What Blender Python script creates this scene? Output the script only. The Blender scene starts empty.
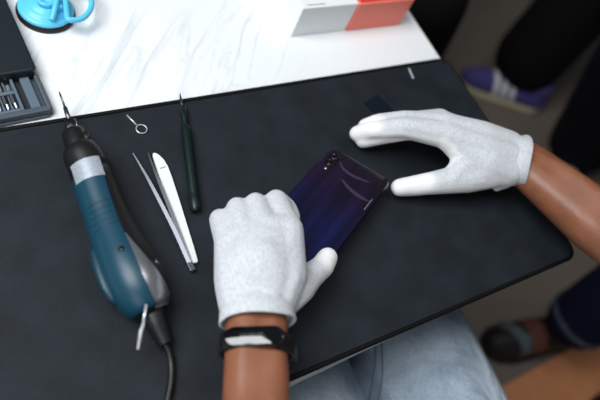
import bpy, bmesh, math, random
import numpy as np
from mathutils import Vector, Matrix
random.seed(7)
C = bpy.context.scene.collection
V = Vector
TZ = 0.75            # height of the table top
CH = 0.51            # camera height above the table

# ------------------------------------------------------------------ camera
FPX = 627.0
_v1 = np.array([1077., -290., FPX]); _v3 = np.array([-260., 390., FPX])
_v3 /= np.linalg.norm(_v3); _v1 = _v1 - _v3*(_v1 @ _v3); _v1 /= np.linalg.norm(_v1)
AX, AZ = _v1, -_v3
AY = np.cross(AZ, AX)
cam_d = bpy.data.cameras.new('camera'); cam = bpy.data.objects.new('camera', cam_d); C.objects.link(cam)
cam.matrix_world = Matrix(((AX[0], -AX[1], -AX[2], 0), (AY[0], -AY[1], -AY[2], 0),
                           (AZ[0], -AZ[1], -AZ[2], TZ+CH), (0, 0, 0, 1)))
cam_d.sensor_width = 36; cam_d.lens = FPX/600*36; cam_d.clip_start = 0.02
cam_d.dof.use_dof = True; cam_d.dof.focus_distance = 0.60; cam_d.dof.aperture_fstop = 3.2
bpy.context.scene.camera = cam

def at(px, py, z=0.0):
    """point of the place seen at a pixel of the photograph, z metres above the table top"""
    d = np.array([px-300., py-200., FPX]); d = d/-(d @ AZ)*(CH-z)
    return V((float(d @ AX), float(d @ AY), TZ+z))
def mpp(p):
    q = np.array([p.x, p.y, p.z-TZ-CH])
    return float(AX[2]*q[0]+AY[2]*q[1]+AZ[2]*q[2])/FPX

# ------------------------------------------------------------------ materials
def lin(c):
    return tuple((x/255/12.92 if x/255 <= .04045 else ((x/255+.055)/1.055)**2.4) for x in c)+(1.0,)
def mat(name, col, rough=.5, metal=0., var=None, vscale=60., bump=0., bscale=400., spec=.5, coat=0., detail=4., sheen=0., sss=0.):
    m = bpy.data.materials.new(name); m.use_nodes = True
    nt = m.node_tree; b = nt.nodes['Principled BSDF']
    b.inputs['Base Color'].default_value = lin(col); b.inputs['Roughness'].default_value = rough
    b.inputs['Metallic'].default_value = metal; b.inputs['Specular IOR Level'].default_value = spec
    b.inputs['Coat Weight'].default_value = coat; b.inputs['Coat Roughness'].default_value = .05
    b.inputs['Sheen Weight'].default_value = sheen
    if sss:
        b.inputs['Subsurface Weight'].default_value = sss; b.inputs['Subsurface Radius'].default_value = (.006, .002, .001)
        b.inputs['Subsurface Scale'].default_value = 1.0
    tc = nt.nodes.new('ShaderNodeTexCoord')
    if var:
        n = nt.nodes.new('ShaderNodeTexNoise'); n.inputs['Scale'].default_value = vscale; n.inputs['Detail'].default_value = detail
        r = nt.nodes.new('ShaderNodeValToRGB'); r.color_ramp.elements[0].position = .32; r.color_ramp.elements[1].position = .68
        r.color_ramp.elements[0].color = lin(col); r.color_ramp.elements[1].color = lin(var)
        nt.links.new(tc.outputs['Object'], n.inputs['Vector']); nt.links.new(n.outputs['Fac'], r.inputs['Fac'])
        nt.links.new(r.outputs['Color'], b.inputs['Base Color'])
    if bump:
        n2 = nt.nodes.new('ShaderNodeTexNoise'); n2.inputs['Scale'].default_value = bscale; n2.inputs['Detail'].default_value = 3
        bp = nt.nodes.new('ShaderNodeBump'); bp.inputs['Strength'].default_value = bump; bp.inputs['Distance'].default_value = .002
        nt.links.new(tc.outputs['Object'], n2.inputs['Vector']); nt.links.new(n2.outputs['Fac'], bp.inputs['Height'])
        nt.links.new(bp.outputs['Normal'], b.inputs['Normal'])
    return m
M = {}
M['leather'] = mat('black_leatherette', (22, 27, 33), .62, var=(30, 37, 44), vscale=28, bump=.35, bscale=900, spec=.25)
M['hem_leather'] = mat('black_hem', (9, 9, 10), .6, bump=.2, bscale=900, spec=.2)
M['mark_white'] = mat('pale_print', (190, 200, 215), .5)
M['mark_dark'] = mat('debossed_print', (5, 5, 6), .7)
M['floor'] = mat('concrete_floor', (110, 100, 91), .75, var=(126, 115, 105), vscale=3, bump=.1, bscale=60)
M['rug'] = mat('brown_mat', (206, 134, 90), .85, var=(222, 150, 104), vscale=9, bump=.3, bscale=300)
M['edge'] = mat('table_edge', (216, 208, 208), .4)
M['leg_metal'] = mat('table_leg_metal', (60, 60, 62), .4, .8)
M['case'] = mat('case_grey', (70, 80, 90), .45, var=(76, 86, 96), vscale=300)
M['case_lid'] = mat('case_lid', (22, 32, 38), .45, spec=.4)
M['tray_in'] = mat('tray_insert', (88, 104, 118), .6)
M['tray_dark'] = mat('tray_groove', (24, 30, 38), .7)
M['bright_steel'] = mat('bright_steel', (226, 228, 230), .3, .6)
M['steel'] = mat('steel', (190, 192, 196), .28, 1.)
M['tweezer_steel'] = mat('brushed_steel', (112, 114, 120), .42, 1.)
M['dark_steel'] = mat('dark_steel', (110, 112, 118), .32, 1.)
M['black_steel'] = mat('blackened_steel', (46, 60, 62), .35, .7)
M['copper'] = mat('dull_red_metal', (120, 70, 60), .4, .7)
M['cyan'] = mat('sky_blue_plastic', (92, 200, 238), .35, spec=.5)
M['rubber'] = mat('black_rubber', (18, 19, 21), .55)
M['white_card'] = mat('white_card', (238, 240, 240), .5)
M['coral'] = mat('coral_card', (250, 130, 110), .45)
M['coral_dark'] = mat('red_card', (214, 60, 44), .45)
M['ink'] = mat('grey_ink', (120, 124, 130), .6)
M['teal'] = mat('teal_plastic', (12, 61, 80), .38, spec=.5, bump=.05, bscale=1500)
M['teal_dark'] = mat('teal_plastic_groove', (10, 52, 68), .5)
M['black_pl'] = mat('black_plastic', (17, 18, 20), .42)
M['silver_pl'] = mat('silver_grey_plastic', (160, 162, 168), .3, .8)
M['label'] = mat('silver_label', (158, 166, 176), .4, .3, var=(180, 188, 196), vscale=400)
M['spudger'] = mat('white_plastic', (232, 233, 232), .4)
M['navyfilm'] = mat('navy_film', (7, 19, 31), .5, spec=.25)
M['pen'] = mat('dark_green_metal', (18, 34, 34), .35, .35)
M['glass_black'] = mat('black_glass', (4, 4, 6), .05, coat=.6)
M['band'] = mat('black_silicone', (16, 16, 18), .5)
M['skin'] = mat('skin', (146, 92, 66), .42, var=(132, 83, 59), vscale=40, bump=.12, bscale=260, sss=.12)
M['skin_bg'] = mat('skin_other', (170, 120, 95), .5)
M['hair'] = mat('dark_hair', (22, 18, 16), .6)
M['shirt'] = mat('dark_shirt', (32, 33, 38), .8)
M['black_cloth'] = mat('black_cloth', (9, 9, 11), .9, spec=.15)
M['blue_black'] = mat('blue_black_cloth', (10, 12, 20), .9, spec=.15)
M['navy_cloth'] = mat('navy_cloth', (14, 17, 40), .9, spec=.15)
M['cuff_blue'] = mat('grey_blue_cuff', (56, 68, 82), .85)
M['shoe_purple'] = mat('purple_suede', (80, 70, 138), .8)
M['shoe_white'] = mat('white_stripe', (240, 240, 240), .7)
M['shoe_cream'] = mat('cream_sole', (190, 182, 150), .7)
M['shoe_navy'] = mat('navy_suede', (34, 42, 84), .8)
M['shoe_black'] = mat('black_shoe', (16, 15, 16), .6)
M['shoe_brown'] = mat('brown_panel', (92, 52, 38), .7)
M['shoe_grey'] = mat('grey_panel', (84, 92, 96), .7)
M['stitch'] = mat('jean_stitch', (104, 124, 146), .8)

def marble():
    m = bpy.data.materials.new('white_marble'); m.use_nodes = True; nt = m.node_tree; L = nt.links.new
    b = nt.nodes['Principled BSDF']; b.inputs['Roughness'].default_value = .32
    tc = nt.nodes.new('ShaderNodeTexCoord'); mp = nt.nodes.new('ShaderNodeMapping')
    mp.inputs['Rotation'].default_value = (0, 0, math.radians(-49))
    L(tc.outputs['Object'], mp.inputs['Vector'])
    mp2 = nt.nodes.new('ShaderNodeMapping'); mp2.inputs['Scale'].default_value = (1.7, 10, 1); L(mp.outputs[0], mp2.inputs['Vector'])
    def vein(scale, width, seed):
        a = nt.nodes.new('ShaderNodeVectorMath'); a.operation = 'ADD'; a.inputs[1].default_value = (seed, seed*1.7, 0); L(mp2.outputs[0], a.inputs[0])
        n = nt.nodes.new('ShaderNodeTexNoise'); n.inputs['Scale'].default_value = scale; n.inputs['Detail'].default_value = 5; n.inputs['Distortion'].default_value = .5
        L(a.outputs[0], n.inputs['Vector'])
        s = nt.nodes.new('ShaderNodeMath'); s.operation = 'SUBTRACT'; s.inputs[1].default_value = .5; L(n.outputs['Fac'], s.inputs[0])
        ab = nt.nodes.new('ShaderNodeMath'); ab.operation = 'ABSOLUTE'; L(s.outputs[0], ab.inputs[0])
        mr = nt.nodes.new('ShaderNodeMapRange'); mr.inputs['From Min'].default_value = 0; mr.inputs['From Max'].default_value = width
        mr.inputs['To Min'].default_value = 1; mr.inputs['To Max'].default_value = 0; L(ab.outputs[0], mr.inputs['Value'])
        return mr.outputs[0]
    v1 = vein(1.4, .020, 3.1); v2 = vein(3.2, .020, 8.3)
    mask = nt.nodes.new('ShaderNodeTexNoise'); mask.inputs['Scale'].default_value = 5; L(mp.outputs[0], mask.inputs['Vector'])
    mm = nt.nodes.new('ShaderNodeMapRange'); mm.inputs['From Min'].default_value = .42; mm.inputs['From Max'].default_value = .62; L(mask.outputs['Fac'], mm.inputs['Value'])
    mx = nt.nodes.new('ShaderNodeMath'); mx.operation = 'MAXIMUM'; L(v1, mx.inputs[0])
    h = nt.nodes.new('ShaderNodeMath'); h.operation = 'MULTIPLY'; h.inputs[1].default_value = .6; L(v2, h.inputs[0]); L(h.outputs[0], mx.inputs[1])
    mu = nt.nodes.new('ShaderNodeMath'); mu.operation = 'MULTIPLY'; L(mx.outputs[0], mu.inputs[0]); L(mm.outputs[0], mu.inputs[1])
    mix = nt.nodes.new('ShaderNodeMix'); mix.data_type = 'RGBA'
    mix.inputs[6].default_value = lin((238, 241, 243)); mix.inputs[7].default_value = lin((186, 197, 203))
    L(mu.outputs[0], mix.inputs[0]); L(mix.outputs[2], b.inputs['Base Color'])
    return m
M['marble'] = marble()

def knit(name, c1, c2, rough=.9):
    m = bpy.data.materials.new(name); m.use_nodes = True; nt = m.node_tree; L = nt.links.new
    b = nt.nodes['Principled BSDF']; b.inputs['Roughness'].default_value = rough; b.inputs['Specular IOR Level'].default_value = .2
    b.inputs['Sheen Weight'].default_value = .25
    tc = nt.nodes.new('ShaderNodeTexCoord')
    mp = nt.nodes.new('ShaderNodeMapping'); mp.inputs['Scale'].default_value = (1, .45, 1); L(tc.outputs['Object'], mp.inputs['Vector'])
    n = nt.nodes.new('ShaderNodeTexNoise'); n.inputs['Scale'].default_value = 640; n.inputs['Detail'].default_value = 4; L(mp.outputs[0], n.inputs['Vector'])
    r = nt.nodes.new('ShaderNodeValToRGB'); r.color_ramp.elements[0].position = .35; r.color_ramp.elements[1].position = .6
    r.color_ramp.elements[0].color = lin(c1); r.color_ramp.elements[1].color = lin(c2)
    L(n.outputs['Fac'], r.inputs['Fac']); L(r.outputs['Color'], b.inputs['Base Color'])
    w = nt.nodes.new('ShaderNodeTexNoise'); w.inputs['Scale'].default_value = 900; L(tc.outputs['Object'], w.inputs['Vector'])
    w2 = nt.nodes.new('ShaderNodeTexNoise'); w2.inputs['Scale'].default_value = 45; w2.inputs['Detail'].default_value = 3; L(tc.outputs['Object'], w2.inputs['Vector'])
    b1 = nt.nodes.new('ShaderNodeBump'); b1.inputs['Strength'].default_value = .35; b1.inputs['Distance'].default_value = .001; L(w.outputs['Fac'], b1.inputs['Height'])
    b2 = nt.nodes.new('ShaderNodeBump'); b2.inputs['Strength'].default_value = .22; b2.inputs['Distance'].default_value = .006; L(w2.outputs['Fac'], b2.inputs['Height']); L(b1.outputs[0], b2.inputs['Normal'])
    L(b2.outputs[0], b.inputs['Normal'])
    return m
M['knit'] = knit('grey_white_knit', (190, 194, 199), (210, 213, 217))
def add_coating(m):
    """white rubber coating on palm side and fingertips, read from the glove's own 'coating' attribute"""
    nt = m.node_tree; L = nt.links.new; b = nt.nodes['Principled BSDF']
    src = b.inputs['Base Color'].links[0].from_socket
    at_ = nt.nodes.new('ShaderNodeAttribute'); at_.attribute_name = 'coating'
    mx = nt.nodes.new('ShaderNodeMix'); mx.data_type = 'RGBA'; mx.inputs[7].default_value = lin((240, 240, 240))
    L(at_.outputs['Fac'], mx.inputs[0]); L(src, mx.inputs[6]); L(mx.outputs[2], b.inputs['Base Color'])
add_coating(M['knit'])

def denim():
    m = bpy.data.materials.new('washed_denim'); m.use_nodes = True; nt = m.node_tree; L = nt.links.new
    b = nt.nodes['Principled BSDF']; b.inputs['Roughness'].default_value = .9; b.inputs['Specular IOR Level'].default_value = .15
    tc = nt.nodes.new('ShaderNodeTexCoord')
    n = nt.nodes.new('ShaderNodeTexNoise'); n.inputs['Scale'].default_value = 11; n.inputs['Detail'].default_value = 3; L(tc.outputs['Object'], n.inputs['Vector'])
    r = nt.nodes.new('ShaderNodeValToRGB'); r.color_ramp.elements[0].position = .36; r.color_ramp.elements[1].position = .64
    r.color_ramp.elements[0].color = lin((152, 172, 192)); r.color_ramp.elements[1].color = lin((204, 218, 232))
    L(n.outputs['Fac'], r.inputs['Fac'])
    n2 = nt.nodes.new('ShaderNodeTexNoise'); n2.inputs['Scale'].default_value = 420; L(tc.outputs['Object'], n2.inputs['Vector'])
    mx = nt.nodes.new('ShaderNodeMix'); mx.data_type = 'RGBA'; mx.blend_type = 'MULTIPLY'; mx.inputs[0].default_value = .5
    L(r.outputs['Color'], mx.inputs[6]); L(n2.outputs['Fac'], mx.inputs[7]); L(mx.outputs[2], b.inputs['Base Color'])
    w2 = nt.nodes.new('ShaderNodeTexNoise'); w2.inputs['Scale'].default_value = 22; w2.inputs['Detail'].default_value = 4; w2.inputs['Distortion'].default_value = .8; L(tc.outputs['Object'], w2.inputs['Vector'])
    b2 = nt.nodes.new('ShaderNodeBump'); b2.inputs['Strength'].default_value = .5; b2.inputs['Distance'].default_value = .02; L(w2.outputs['Fac'], b2.inputs['Height'])
    L(b2.outputs[0], b.inputs['Normal'])
    return m
M['denim'] = denim()

def phone_back():
    m = bpy.data.materials.new('purple_gradient_glass'); m.use_nodes = True; nt = m.node_tree; L = nt.links.new
    b = nt.nodes['Principled BSDF']; b.inputs['Roughness'].default_value = .16; b.inputs['Metallic'].default_value = .25
    b.inputs['Coat Weight'].default_value = .7; b.inputs['Coat Roughness'].default_value = .03
    tc = nt.nodes.new('ShaderNodeTexCoord'); sp = nt.nodes.new('ShaderNodeSeparateXYZ'); L(tc.outputs['Object'], sp.inputs[0])
    mr = nt.nodes.new('ShaderNodeMapRange'); mr.inputs['From Min'].default_value = .078; mr.inputs['From Max'].default_value = -.078; L(sp.outputs['Y'], mr.inputs['Value'])
    r = nt.nodes.new('ShaderNodeValToRGB'); e = r.color_ramp.elements
    e[0].position = 0; e[0].color = lin((24, 11, 33)); e[1].position = 1; e[1].color = lin((15, 24, 74))
    k = e.new(.30); k.color = lin((33, 13, 50)); k = e.new(.45); k.color = lin((27, 17, 64)); k = e.new(.60); k.color = lin((19, 21, 70))
    L(mr.outputs[0], r.inputs['Fac'])
    # long soft paler and darker bands in the cover colour, running along the phone
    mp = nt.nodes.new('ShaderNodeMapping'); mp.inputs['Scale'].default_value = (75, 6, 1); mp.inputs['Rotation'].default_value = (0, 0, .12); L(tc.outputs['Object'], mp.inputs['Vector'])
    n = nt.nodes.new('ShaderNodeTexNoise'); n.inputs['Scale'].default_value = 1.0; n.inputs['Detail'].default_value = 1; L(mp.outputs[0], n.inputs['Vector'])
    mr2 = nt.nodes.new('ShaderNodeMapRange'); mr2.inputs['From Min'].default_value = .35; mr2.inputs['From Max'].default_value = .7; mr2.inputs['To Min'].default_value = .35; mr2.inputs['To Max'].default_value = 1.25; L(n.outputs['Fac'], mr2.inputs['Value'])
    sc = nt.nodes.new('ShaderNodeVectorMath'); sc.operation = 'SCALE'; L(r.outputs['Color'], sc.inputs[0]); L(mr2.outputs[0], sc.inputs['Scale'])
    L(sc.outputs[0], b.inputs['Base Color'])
    return m
M['phone_back'] = phone_back()
M['phone_frame'] = mat('phone_frame', (22, 14, 34), .25, .5)
M['phone_arc'] = mat('violet_reflection_paint', (64, 50, 76), .2, .2, coat=.6)
M['screen_glass'] = mat('screen_glass', (5, 5, 6), .08)

# ------------------------------------------------------------------ object helpers
ORG = {}
def set_p(o, label=None, cat=None, group=None, kind=None):
    if label: o['label'] = label
    if cat: o['category'] = cat
    if group: o['group'] = group
    if kind: o['kind'] = kind
    return o
def thing(name, label, cat, loc, group=None, rot=None):
    o = bpy.data.objects.new(name, None); C.objects.link(o); o.empty_display_size = .02
    o.location = loc
    if rot is not None: o.matrix_world = Matrix.Translation(loc) @ rot.to_4x4()
    ORG[o] = V((0, 0, 0)) if rot is not None else V(loc)
    return set_p(o, label, cat, group)
def obj(name, me, m, parent=None, smooth=True, org=None):
    """me is in world coordinates (or in the parent's own frame when the parent is rotated)"""
    o = bpy.data.objects.new(name, me); me.name = name
    C.objects.link(o)
    if parent is not None:
        org = ORG[parent]; o.parent = parent
    elif org is None:
        vs = [v.co for v in me.vertices]
        org = V(((min(v.x for v in vs)+max(v.x for v in vs))/2, (min(v.y for v in vs)+max(v.y for v in vs))/2, min(v.z for v in vs)))
    ORG[o] = org
    me.transform(Matrix.Translation(-org))
    if parent is None: o.location = org
    for mm in (m if isinstance(m, (list, tuple)) else [m]): me.materials.append(mm)
    if smooth:
        for p in me.polygons: p.use_smooth = True
    return o
def mesh(bm, auto=None):
    bmesh.ops.recalc_face_normals(bm, faces=bm.faces)
    if auto is not None:
        for e in bm.edges:
            if len(e.link_faces) == 2 and e.calc_face_angle(0) > math.radians(auto): e.smooth = False
    me = bpy.data.meshes.new('m'); bm.to_mesh(me); bm.free(); return me

def prism(pts, z0, z1, bev=0., seg=2, zmap=None):
    """closed outline (x,y) extruded from z0 to z1, top edges rounded"""
    bm = bmesh.new()
    vs = [bm.verts.new((p[0], p[1], z0)) for p in pts]
    f = bm.faces.new(vs)
    ex = bmesh.ops.extrude_face_region(bm, geom=[f])
    for v in [g for g in ex['geom'] if isinstance(g, bmesh.types.BMVert)]: v.co.z = z1
    if bev:
        bm.edges.ensure_lookup_table()
        es = [e for e in bm.edges if abs(e.verts[0].co.z-e.verts[1].co.z) < 1e-9]
        bmesh.ops.bevel(bm, geom=es, offset=bev, segments=seg, profile=.5, affect='EDGES', clamp_overlap=True)
    return bm
def rrect(x0, y0, x1, y1, r, n=6):
    pts = []
    for cx, cy, a in ((x1-r, y1-r, 0), (x0+r, y1-r, 90), (x0+r, y0+r, 180), (x1-r, y0+r, 270)):
        for k in range(n+1):
            t = math.radians(a+90*k/n); pts.append((cx+r*math.cos(t), cy+r*math.sin(t)))
    return pts
def box(x0, y0, z0, x1, y1, z1, bev=0., seg=2):
    bm = bmesh.new(); bmesh.ops.create_cube(bm, size=1)
    for v in bm.verts:
        v.co = V((x0+(v.co.x+.5)*(x1-x0), y0+(v.co.y+.5)*(y1-y0), z0+(v.co.z+.5)*(z1-z0)))
    if bev: bmesh.ops.bevel(bm, geom=list(bm.edges), offset=bev, segments=seg, profile=.5, affect='EDGES')
    return bm
def xform(bm, mx):
    bmesh.ops.transform(bm, matrix=mx, verts=bm.verts); return bm
def join(*bms):
    out = bmesh.new()
    for b in bms:
        me = bpy.data.meshes.new('t'); b.to_mesh(me); b.free(); out.from_mesh(me); bpy.data.meshes.remove(me)
    return out
def frame_of(t, up=V((0, 0, 1))):
    t = t.normalized(); s = up.cross(t)
    if s.length < 1e-4: s = V((1, 0, 0))
    s.normalize(); return s, t.cross(s).normalized()     # side, up
def loft(spine, radii, n=24, a0=None, a1=None, th=None, flat=1.0, caps=True):
    """tube along spine; with a0..a1 a shell covering that span of angles (0 = up, + = Z x t side)"""
    bm = bmesh.new(); rings = []
    N = len(spine)
    for i in range(N):
        t = spine[min(i+1, N-1)]-spine[max(i-1, 0)]
        s, u = frame_of(t)
        ring = []
        if a0 is None:
            for k in range(n):
                a = 2*math.pi*k/n
                ring.append(bm.verts.new(spine[i]+radii[i]*(math.sin(a)*s+flat*math.cos(a)*u)))
        else:
            c = (a0[i] if isinstance(a0, (list, tuple)) else a0); d = (a1[i] if isinstance(a1, (list, tuple)) else a1)
            for r in (radii[i], radii[i]-th):
                row = []
                for k in range(n):
                    a = c+(d-c)*k/(n-1)
                    row.append(spine[i]+r*(math.sin(a)*s+flat*math.cos(a)*u))
                if r != radii[i]: row.reverse()
                ring += [bm.verts.new(p) for p in row]
        rings.append(ring)
    m = len(rings[0])
    for i in range(N-1):
        for k in range(m):
            bm.faces.new((rings[i][k], rings[i][(k+1) % m], rings[i+1][(k+1) % m], rings[i+1][k]))
    if caps:
        bm.faces.new(rings[0]); bm.faces.new(list(reversed(rings[-1])))
    return bm
def tube(pts, r, n=12, sub=0, closed=False):
    P = [V(p) for p in pts]
    if sub:
        Q = []; N = len(P)
        rng = range(N if closed else N-1)
        for i in rng:
            g = (lambda j: P[j % N]) if closed else (lambda j: P[max(0, min(N-1, j))])
            p0, p1, p2, p3 = g(i-1), g(i), g(i+1), g(i+2)
            for k in range(sub):
                t = k/sub
                Q.append(.5*((2*p1)+(p2-p0)*t+(2*p0-5*p1+4*p2-p3)*t*t+(3*p1-p0-3*p2+p3)*t**3))
        if not closed: Q.append(P[-1])
        P = Q
    bm = bmesh.new(); rings = []; N = len(P); ref = None
    for i in range(N):
        if closed: t = (P[(i+1) % N]-P[i-1]).normalized()
        else: t = (P[min(i+1, N-1)]-P[max(i-1, 0)]).normalized()
        if ref is None:
            ref = V((0, 0, 1)) if abs(t.z) < .9 else V((1, 0, 0))
        s = ref.cross(t).normalized(); u = t.cross(s).normalized(); ref = u
        rr = r[i] if isinstance(r, list) else r
        rings.append([bm.verts.new(P[i]+rr*(math.cos(2*math.pi*k/n)*s+math.sin(2*math.pi*k/n)*u)) for k in range(n)])
    for i in range(N if closed else N-1):
        A, B = rings[i], rings[(i+1) % N]
        for k in range(n): bm.faces.new((A[k], A[(k+1) % n], B[(k+1) % n], B[k]))
    if not closed:
        bm.faces.new(rings[0]); bm.faces.new(list(reversed(rings[-1])))
    return bm
def lathe(prof, c, n=40, axis=None):
    """profile (r, h) about an axis through c"""
    ax = (axis or V((0, 0, 1))).normalized(); s, u = frame_of(ax, V((0, 0, 1)) if abs(ax.z) < .9 else V((0, 1, 0)))
    bm = bmesh.new(); rings = []
    for r, hh in prof:
        if r < 1e-6: rings.append([bm.verts.new(c+ax*hh)])
        else: rings.append([bm.verts.new(c+ax*hh+r*(math.cos(2*math.pi*k/n)*s+math.sin(2*math.pi*k/n)*u)) for k in range(n)])
    for A, B in zip(rings, rings[1:]):
        for k in range(n):
            k2 = (k+1) % n
            if len(A) == 1: bm.faces.new((A[0], B[k], B[k2]))
            elif len(B) == 1: bm.faces.new((A[k], A[k2], B[0]))
            else: bm.faces.new((A[k], A[k2], B[k2], B[k]))
    for R in (rings[0], rings[-1]):
        if len(R) > 1: bm.faces.new(R)
    return bm
def blob(chains, voxel, smooth=4, ells=(), cut=None):
    """one smooth continuous skin grown over tapering limbs: chains of (point, radius)"""
    bm = bmesh.new()
    def sph(c, r, target):
        q = bmesh.ops.create_icosphere(target, subdivisions=2, radius=1.0)
        for v in q['verts']: v.co = v.co*r+c
        return q['verts']
    for ch in chains:
        for (p, r), (q, s) in zip(ch, ch[1:]):
            t = bmesh.new(); sph(p, r, t); sph(q, s, t)
            res = bmesh.ops.convex_hull(t, input=list(t.verts))
            kill = [g for g in res['geom_interior'] if isinstance(g, bmesh.types.BMVert)]
            bmesh.ops.delete(t, geom=list(set(kill)), context='VERTS')
            loose = [f for f in t.faces if any(not e.is_manifold for e in f.edges)]
            # convex_hull keeps the old sphere faces inside: rebuild from the hull points alone
            pts = [v.co.copy() for v in t.verts]; t.free()
            t = bmesh.new(); vs = [t.verts.new(c) for c in pts]
            bmesh.ops.convex_hull(t, input=vs)
            me = bpy.data.meshes.new('t'); t.to_mesh(me); t.free(); bm.from_mesh(me); bpy.data.meshes.remove(me)
    for c, rx, ry, rz in ells:
        q = bmesh.ops.create_icosphere(bm, subdivisions=3, radius=1.0)
        for v in q['verts']: v.co = V((v.co.x*rx, v.co.y*ry, v.co.z*rz))+c
    me = bpy.data.meshes.new('blob'); bm.to_mesh(me); bm.free()
    o = bpy.data.objects.new('tmp', me); C.objects.link(o)
    r = o.modifiers.new('r', 'REMESH'); r.mode = 'VOXEL'; r.voxel_size = voxel; r.adaptivity = 0
    if smooth:
        s = o.modifiers.new('s', 'SMOOTH'); s.factor = .5; s.iterations = smooth
    dg = bpy.context.evaluated_depsgraph_get()
    out = bpy.data.meshes.new_from_object(o.evaluated_get(dg))
    bpy.data.objects.remove(o); bpy.data.meshes.remove(me)
    return out

# ------------------------------------------------------------------ the setting: floor
fl = obj('floor', mesh(box(-2.5, -2.5, -.1, 4.5, 4.0, 0)), M['floor'], smooth=False); set_p(fl, kind='structure')
set_p(obj('wall_back', mesh(box(-2.5, 4.0, 0, 4.5, 4.1, 2.8)), M['floor'], smooth=False), kind='structure')
set_p(obj('wall_right', mesh(box(4.5, -2.5, 0, 4.6, 4.1, 2.8)), M['floor'], smooth=False), kind='structure')
rug = obj('floor_mat', mesh(prism(rrect(.62, -1.2, 2.3, -.062, .02), 0, .004, .0015)), M['rug'], smooth=False)
set_p(rug, 'plain brown floor mat lying on the grey floor below the right side of the desk', 'floor mat')

# ------------------------------------------------------------------ table
tb = thing('table', 'white marble-topped work table under the black desk mat', 'table', (.05, .45, 0))
obj('tabletop', mesh(prism([(.606, .0705), (.606, .95), (-.62, .95), (-.62, .0305)], TZ-.024, TZ, .0012, 2)), M['marble'], tb, smooth=False)
eb = obj('edge_band', mesh(join(prism([(.606, .0690), (.606, .0706), (-.62, .0306), (-.62, .0290)], TZ-.024, TZ-.0014), box(.606, .0625, TZ-.024, .6072, .95, TZ-.0012))), M['edge'], tb, smooth=False)
for x in (-.5, .36):
    for y in (.16, .84):
        obj('leg', mesh(box(x-.02, y-.02, 0, x+.02, y+.02, TZ-.024, .003)), M['leg_metal'], tb, smooth=False)

# ------------------------------------------------------------------ desk mat
MX0, MY0, MX1, MY1 = -.03, .059, .612, .3605
MT = .0032
dm = thing('desk_mat', 'large black leather-look desk mat with rounded corners covering the front of the table', 'desk mat', ((MX0+MX1)/2, (MY0+MY1)/2, TZ))
obj('mat_sheet', mesh(prism(rrect(MX0, MY0, MX1, MY1, .016, 10), TZ+.0003, TZ+MT, .001)), M['leather'], dm, smooth=False)
rim = [(x, y, TZ+MT-.0008) for x, y in rrect(MX0+.0012, MY0+.0012, MX1-.0012, MY1-.0012, .0150, 10)]
obj('hem', mesh(tube(rim, .0025, 10, closed=True)), M['hem_leather'], dm)
z = TZ+MT
a, b = at(408.8, 68.5, MT), at(413.2, 78.5, MT); d = (b-a).normalized(); s_ = V((d.y, -d.x, 0))
def flatbar(a, b, w, h=.0003):
    d = (b-a).normalized(); s = V((d.y, -d.x, 0))*w/2
    bm = bmesh.new()
    lo = [bm.verts.new(p) for p in (a+s, b+s, b-s, a-s)]; hi = [bm.verts.new(v.co+V((0, 0, h))) for v in lo]
    bm.faces.new(lo); bm.faces.new(hi)
    for k in range(4): bm.faces.new((lo[k], lo[(k+1) % 4], hi[(k+1) % 4], hi[k]))
    return bm
lg = obj('logo_mark', mesh(flatbar(a, b, .0022)), M['mark_white'], dm, smooth=False); lg['label'] = 'small pale printed bar'
obj('debossed_lettering', mesh(join(*[flatbar(at(x0, y0, MT), at(x1, y1, MT), .0015, .0002) for x0, y0, x1, y1 in
    ((412, 68.6, 416, 68.2), (417.5, 68.1, 420, 67.8), (421, 67.7, 425, 67.3), (416, 77.9, 420, 77.4), (421.5, 77.2, 425, 76.8), (426, 76.7, 430, 76.3))])), M['mark_dark'], dm, smooth=False)

# ------------------------------------------------------------------ screwdriver bit case
cs = thing('bit_case', 'dark grey screwdriver bit case at the left edge, its tray slid part way out', 'tool case', (.1085+.004, .3655+.001, TZ))
CR = math.radians(3.0); cs.rotation_euler = (0, 0, CR); ORG[cs] = V((.1085, .3655, TZ))
def incase(x, y, z):
    dx, dy = x-.1085, y-.3655; return V((.1125+dx*math.cos(CR)-dy*math.sin(CR), .3665+dx*math.sin(CR)+dy*math.cos(CR), z))
X0, X1 = -.055, .1085
obj('case_lid', mesh(prism(rrect(X0, .410, X1-.0010, .535, .006), TZ+.0005, TZ+.0168, .0025, 3)), M['case_lid'], cs, smooth=False).__setitem__('label', 'near-black sleeve lid')
# tray: a shell with a floor, four walls
tray = join(prism(rrect(X0+.002, .3655, X1, .413, .006), TZ+.0004, TZ+.0035, .001),
            box(X0+.002, .3672, TZ+.003, X1-.004, .3735, TZ+.0100, .0015), box(X1-.0052, .3688, TZ+.003, X1-.0004, .4105, TZ+.0100, .0015),
            box(X1-.0075, .3668, TZ+.003, X1-.0025, .3735, TZ+.0099, .002),
            box(X0+.002, .3722, TZ+.003, X0+.006, .413, TZ+.0100, .001))
obj('tray', mesh(tray, 40), M['case'], cs, smooth=False)
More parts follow.
